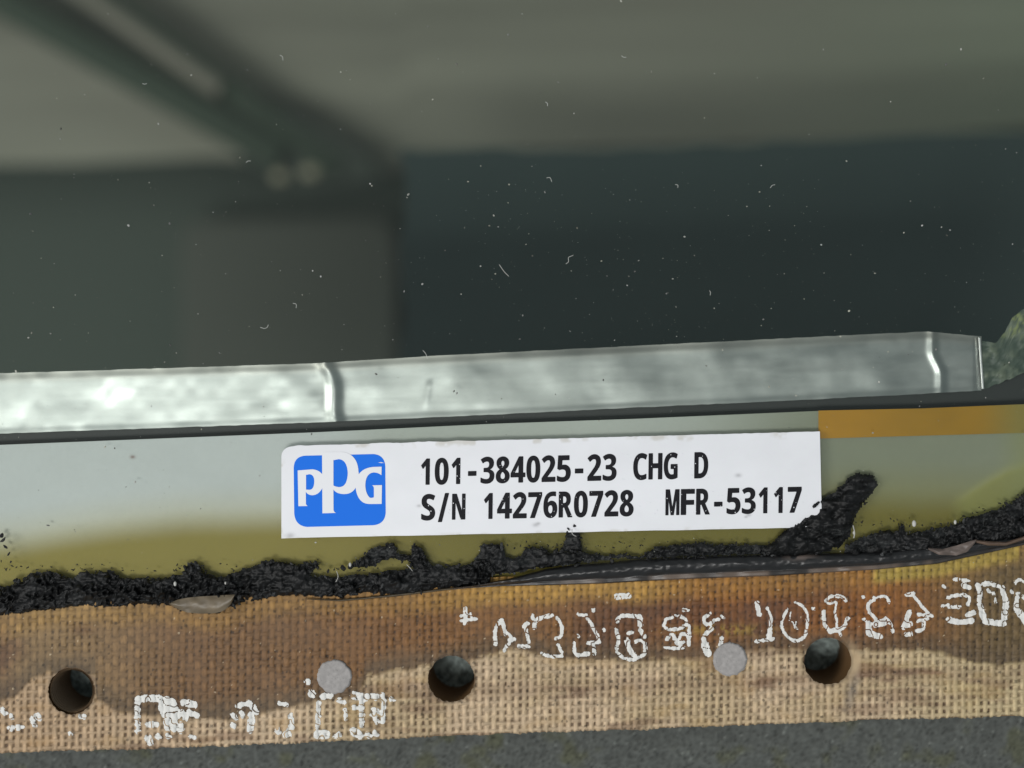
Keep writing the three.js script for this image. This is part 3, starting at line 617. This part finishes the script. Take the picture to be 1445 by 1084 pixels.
  skin([pairs(1310, 773, 1330, 775, 1350, 770, 1362, 766, 1378, 761), pairs(1310, 776, 1325, 783, 1350, 784, 1365, 779, 1378, 764)], 9, C(104, 92, 86));
  skin([pairs(1378, 762, 1395, 764, 1420, 765, 1445, 757, 1470, 750), pairs(1378, 766, 1395, 770, 1420, 770, 1445, 762, 1470, 754)], 11, C(96, 78, 66));
  skin([pairs(430, 845, 480, 846, 560, 838, 640, 829), pairs(430, 846, 480, 849, 560, 842, 640, 832)], -3, C(84, 74, 58), 60);
  // loose crumbs beside the bead
  for (const [x, y, r] of [[484, 802, 3.2], [495, 799, 4], [499, 797, 3], [463, 806, 2.2], [4, 762, 2.5], [8, 772, 2], [12, 782, 1.6], [15, 793, 1.3], [17, 799, 1.2], [2, 756, 3]]) crumb(x, y, 2, r);
  for (let k = 0; k < 300; k++) { const x = rr(-40, 1440), y = (x < 700 ? 806 : x < 1180 ? 774 : 742 - Math.max(0, x - 1330) * 0.35) - Math.abs(rr(0, 9) * rr(0, 1.6)); crumb(x, y, 1, rr(0.4, 1.2)); }
  const all = mergeGeometries(crumbs); all.computeVertexNormals();
  tag(part('crumbs', all, rubber, seal), 'small loose black rubber crumbs along the bead', null, null, 'stuff');
  const pale = std([0.5, 0.49, 0.46], 0.6);
  for (const [x, y, r] of [[494, 797, 2.4], [247, 824, 2.6], [1290, 739, 3.6], [1348, 737, 2.4], [318, 823, 1.5], [1205, 752, 2]]) { const g = new THREE.IcosahedronGeometry(r * U, 2); g.scale(0.8, 0.7, 1.3); g.translate(...P(x, y, 9)); part('pale_grain', g, pale, seal); }
  const wisp = (pts, r = 0.5) => part('pale_wisp', new THREE.TubeGeometry(new THREE.CatmullRomCurve3(pts.map(([x, y, h]) => new THREE.Vector3(...P(x, y, h)))), 16, r * U, 5), pale, seal);
  wisp([[475, 806, 4], [477, 814, 8], [474, 821, 4]]); wisp([[574, 797, 8], [579, 802, 11], [582, 806, 7]]); wisp([[807, 747, 16], [808, 754, 19], [813, 757, 17]]); wisp([[1204, 742, 8], [1206, 752, 14], [1205, 759, 8]], 0.9);
}

// ---------------------------------------------------------------- dust and lint on the glass
{
  const g = new THREE.IcosahedronGeometry(1, 0), n = 1900;
  const dust = new THREE.InstancedMesh(g, std([0.5, 0.5, 0.47], 0.8), n), m = new THREE.Matrix4(), q = new THREE.Quaternion(), e = new THREE.Euler();
  for (let k = 0; k < n; k++) {
    let x, y;
    do { x = rr(-60, 1500); y = rr(-60, 800); } while (rnd() > (y > 250 && y < 500 ? 0.5 + 0.5 * Math.exp(-(((x - 880) / 330) ** 2)) : y > 500 ? 0.35 : 0.28));
    const r = (0.36 + 1.5 * rnd() ** 10) * U, p = P(x, y, 0.5);
    e.set(rr(0, 6), rr(0, 6), rr(0, 6)); q.setFromEuler(e);
    m.compose(new THREE.Vector3(...p), q, new THREE.Vector3(r * rr(0.7, 1.6), r * 0.6, r));
    dust.setMatrixAt(k, m);
    const s = rr(0.15, 1); dust.setColorAt(k, new THREE.Color(s, s, s * rr(0.85, 1.05)));
  }
  dust.name = 'dust_specks';
  tag(dust, 'fine pale dust specks scattered over the dark glass', 'dust', null, 'stuff');
  scene.add(dust);
  const lint = std([0.52, 0.53, 0.5], 0.8);
  const fibre = (x, y, label, ...pts) => {
    const t = new THREE.CatmullRomCurve3(pairs(...pts).map(([a, b], i) => { const p = P(x + a * 0.75, y + b * 0.75, 0.6 + 0.5 * (i % 2)), o = P(x, y, 0); return new THREE.Vector3(p[0] - o[0], p[1], p[2] - o[2]); }));
    const f = new THREE.Mesh(new THREE.TubeGeometry(t, 20, 0.36 * U, 5), lint);
    f.name = 'lint_fibre'; f.position.set(...P(x, y, 0)); f.castShadow = f.receiveShadow = true;
    scene.add(f); tag(f, label, 'lint');
  };
  const nums = new Map();
  fibre(397, 80, 'curved pale lint fibre in the upper glass right of the added strut', -3, -3, 2, 0, 3, 7);
  fibre(803, 365, 'longest pale lint fibre, hooked, on the dark glass right of centre', 8, -6, -1, -2, -1, 6, -6, 10);
  fibre(712, 384, 'straight faint lint scratch on dark glass left of the hooked fibre', -10, -14, 0, 0, 8, 8);
  fibre(775, 252, 'small arched lint fibre at the top edge of the added black sheet', -5, -1, 1, -2, 5, 6);
  fibre(955, 262, 'small bent lint fibre above the middle of the added black sheet', -3, -2, 2, -1, 2, 4);
  fibre(1090, 263, 'short slanted lint fibre below the upper right streaks', -4, 3, 0, -2, 5, -3);
  fibre(374, 462, 'flat v shaped lint fibre above the left foil strip', -9, 0, -1, 2, 4, 0, 6, -5);
  fibre(417, 431, 'tiny hooked lint fibre over the added rounded case', -5, -4, 1, -2, 1, 5);
  fibre(602, 502, 'thin pale lint fibre touching the upper edge of the foil', -7, -10, -2, -4, 2, 6);
  fibre(204, 118, 'brightest white lint fleck on the added dark strut', -4, 0, 0, 1, 4, 0);
  fibre(771, 146, 'small curled lint fibre in the grey area near top centre', -2, -3, 2, 0, 2, 5);
  fibre(880, 80, 'faint lint fleck high on the grey streaked area', -4, -2, 0, 1, 5, 1);
  fibre(350, 228, 'short pale lint fleck just left of the two added bolts', -4, 2, 0, -1, 5, -1);
  fibre(1002, 413, 'short upright lint fibre low on the added black sheet', -1, -4, 1, 0, 0, 5);
}

scene.traverse((o) => { if (o.isMesh) { o.castShadow = true; o.receiveShadow = true; } });
{                                                                // repeats get a number
  const seen = new Map();
  scene.traverse((o) => { if (!o.name) return; const base = o.name; const n = seen.get(base) ?? 0; seen.set(base, n + 1); if (n && !/_\d{3}$/.test(base)) o.name = base + '_' + String(n).padStart(3, '0'); });
}
renderer.render(scene, camera);
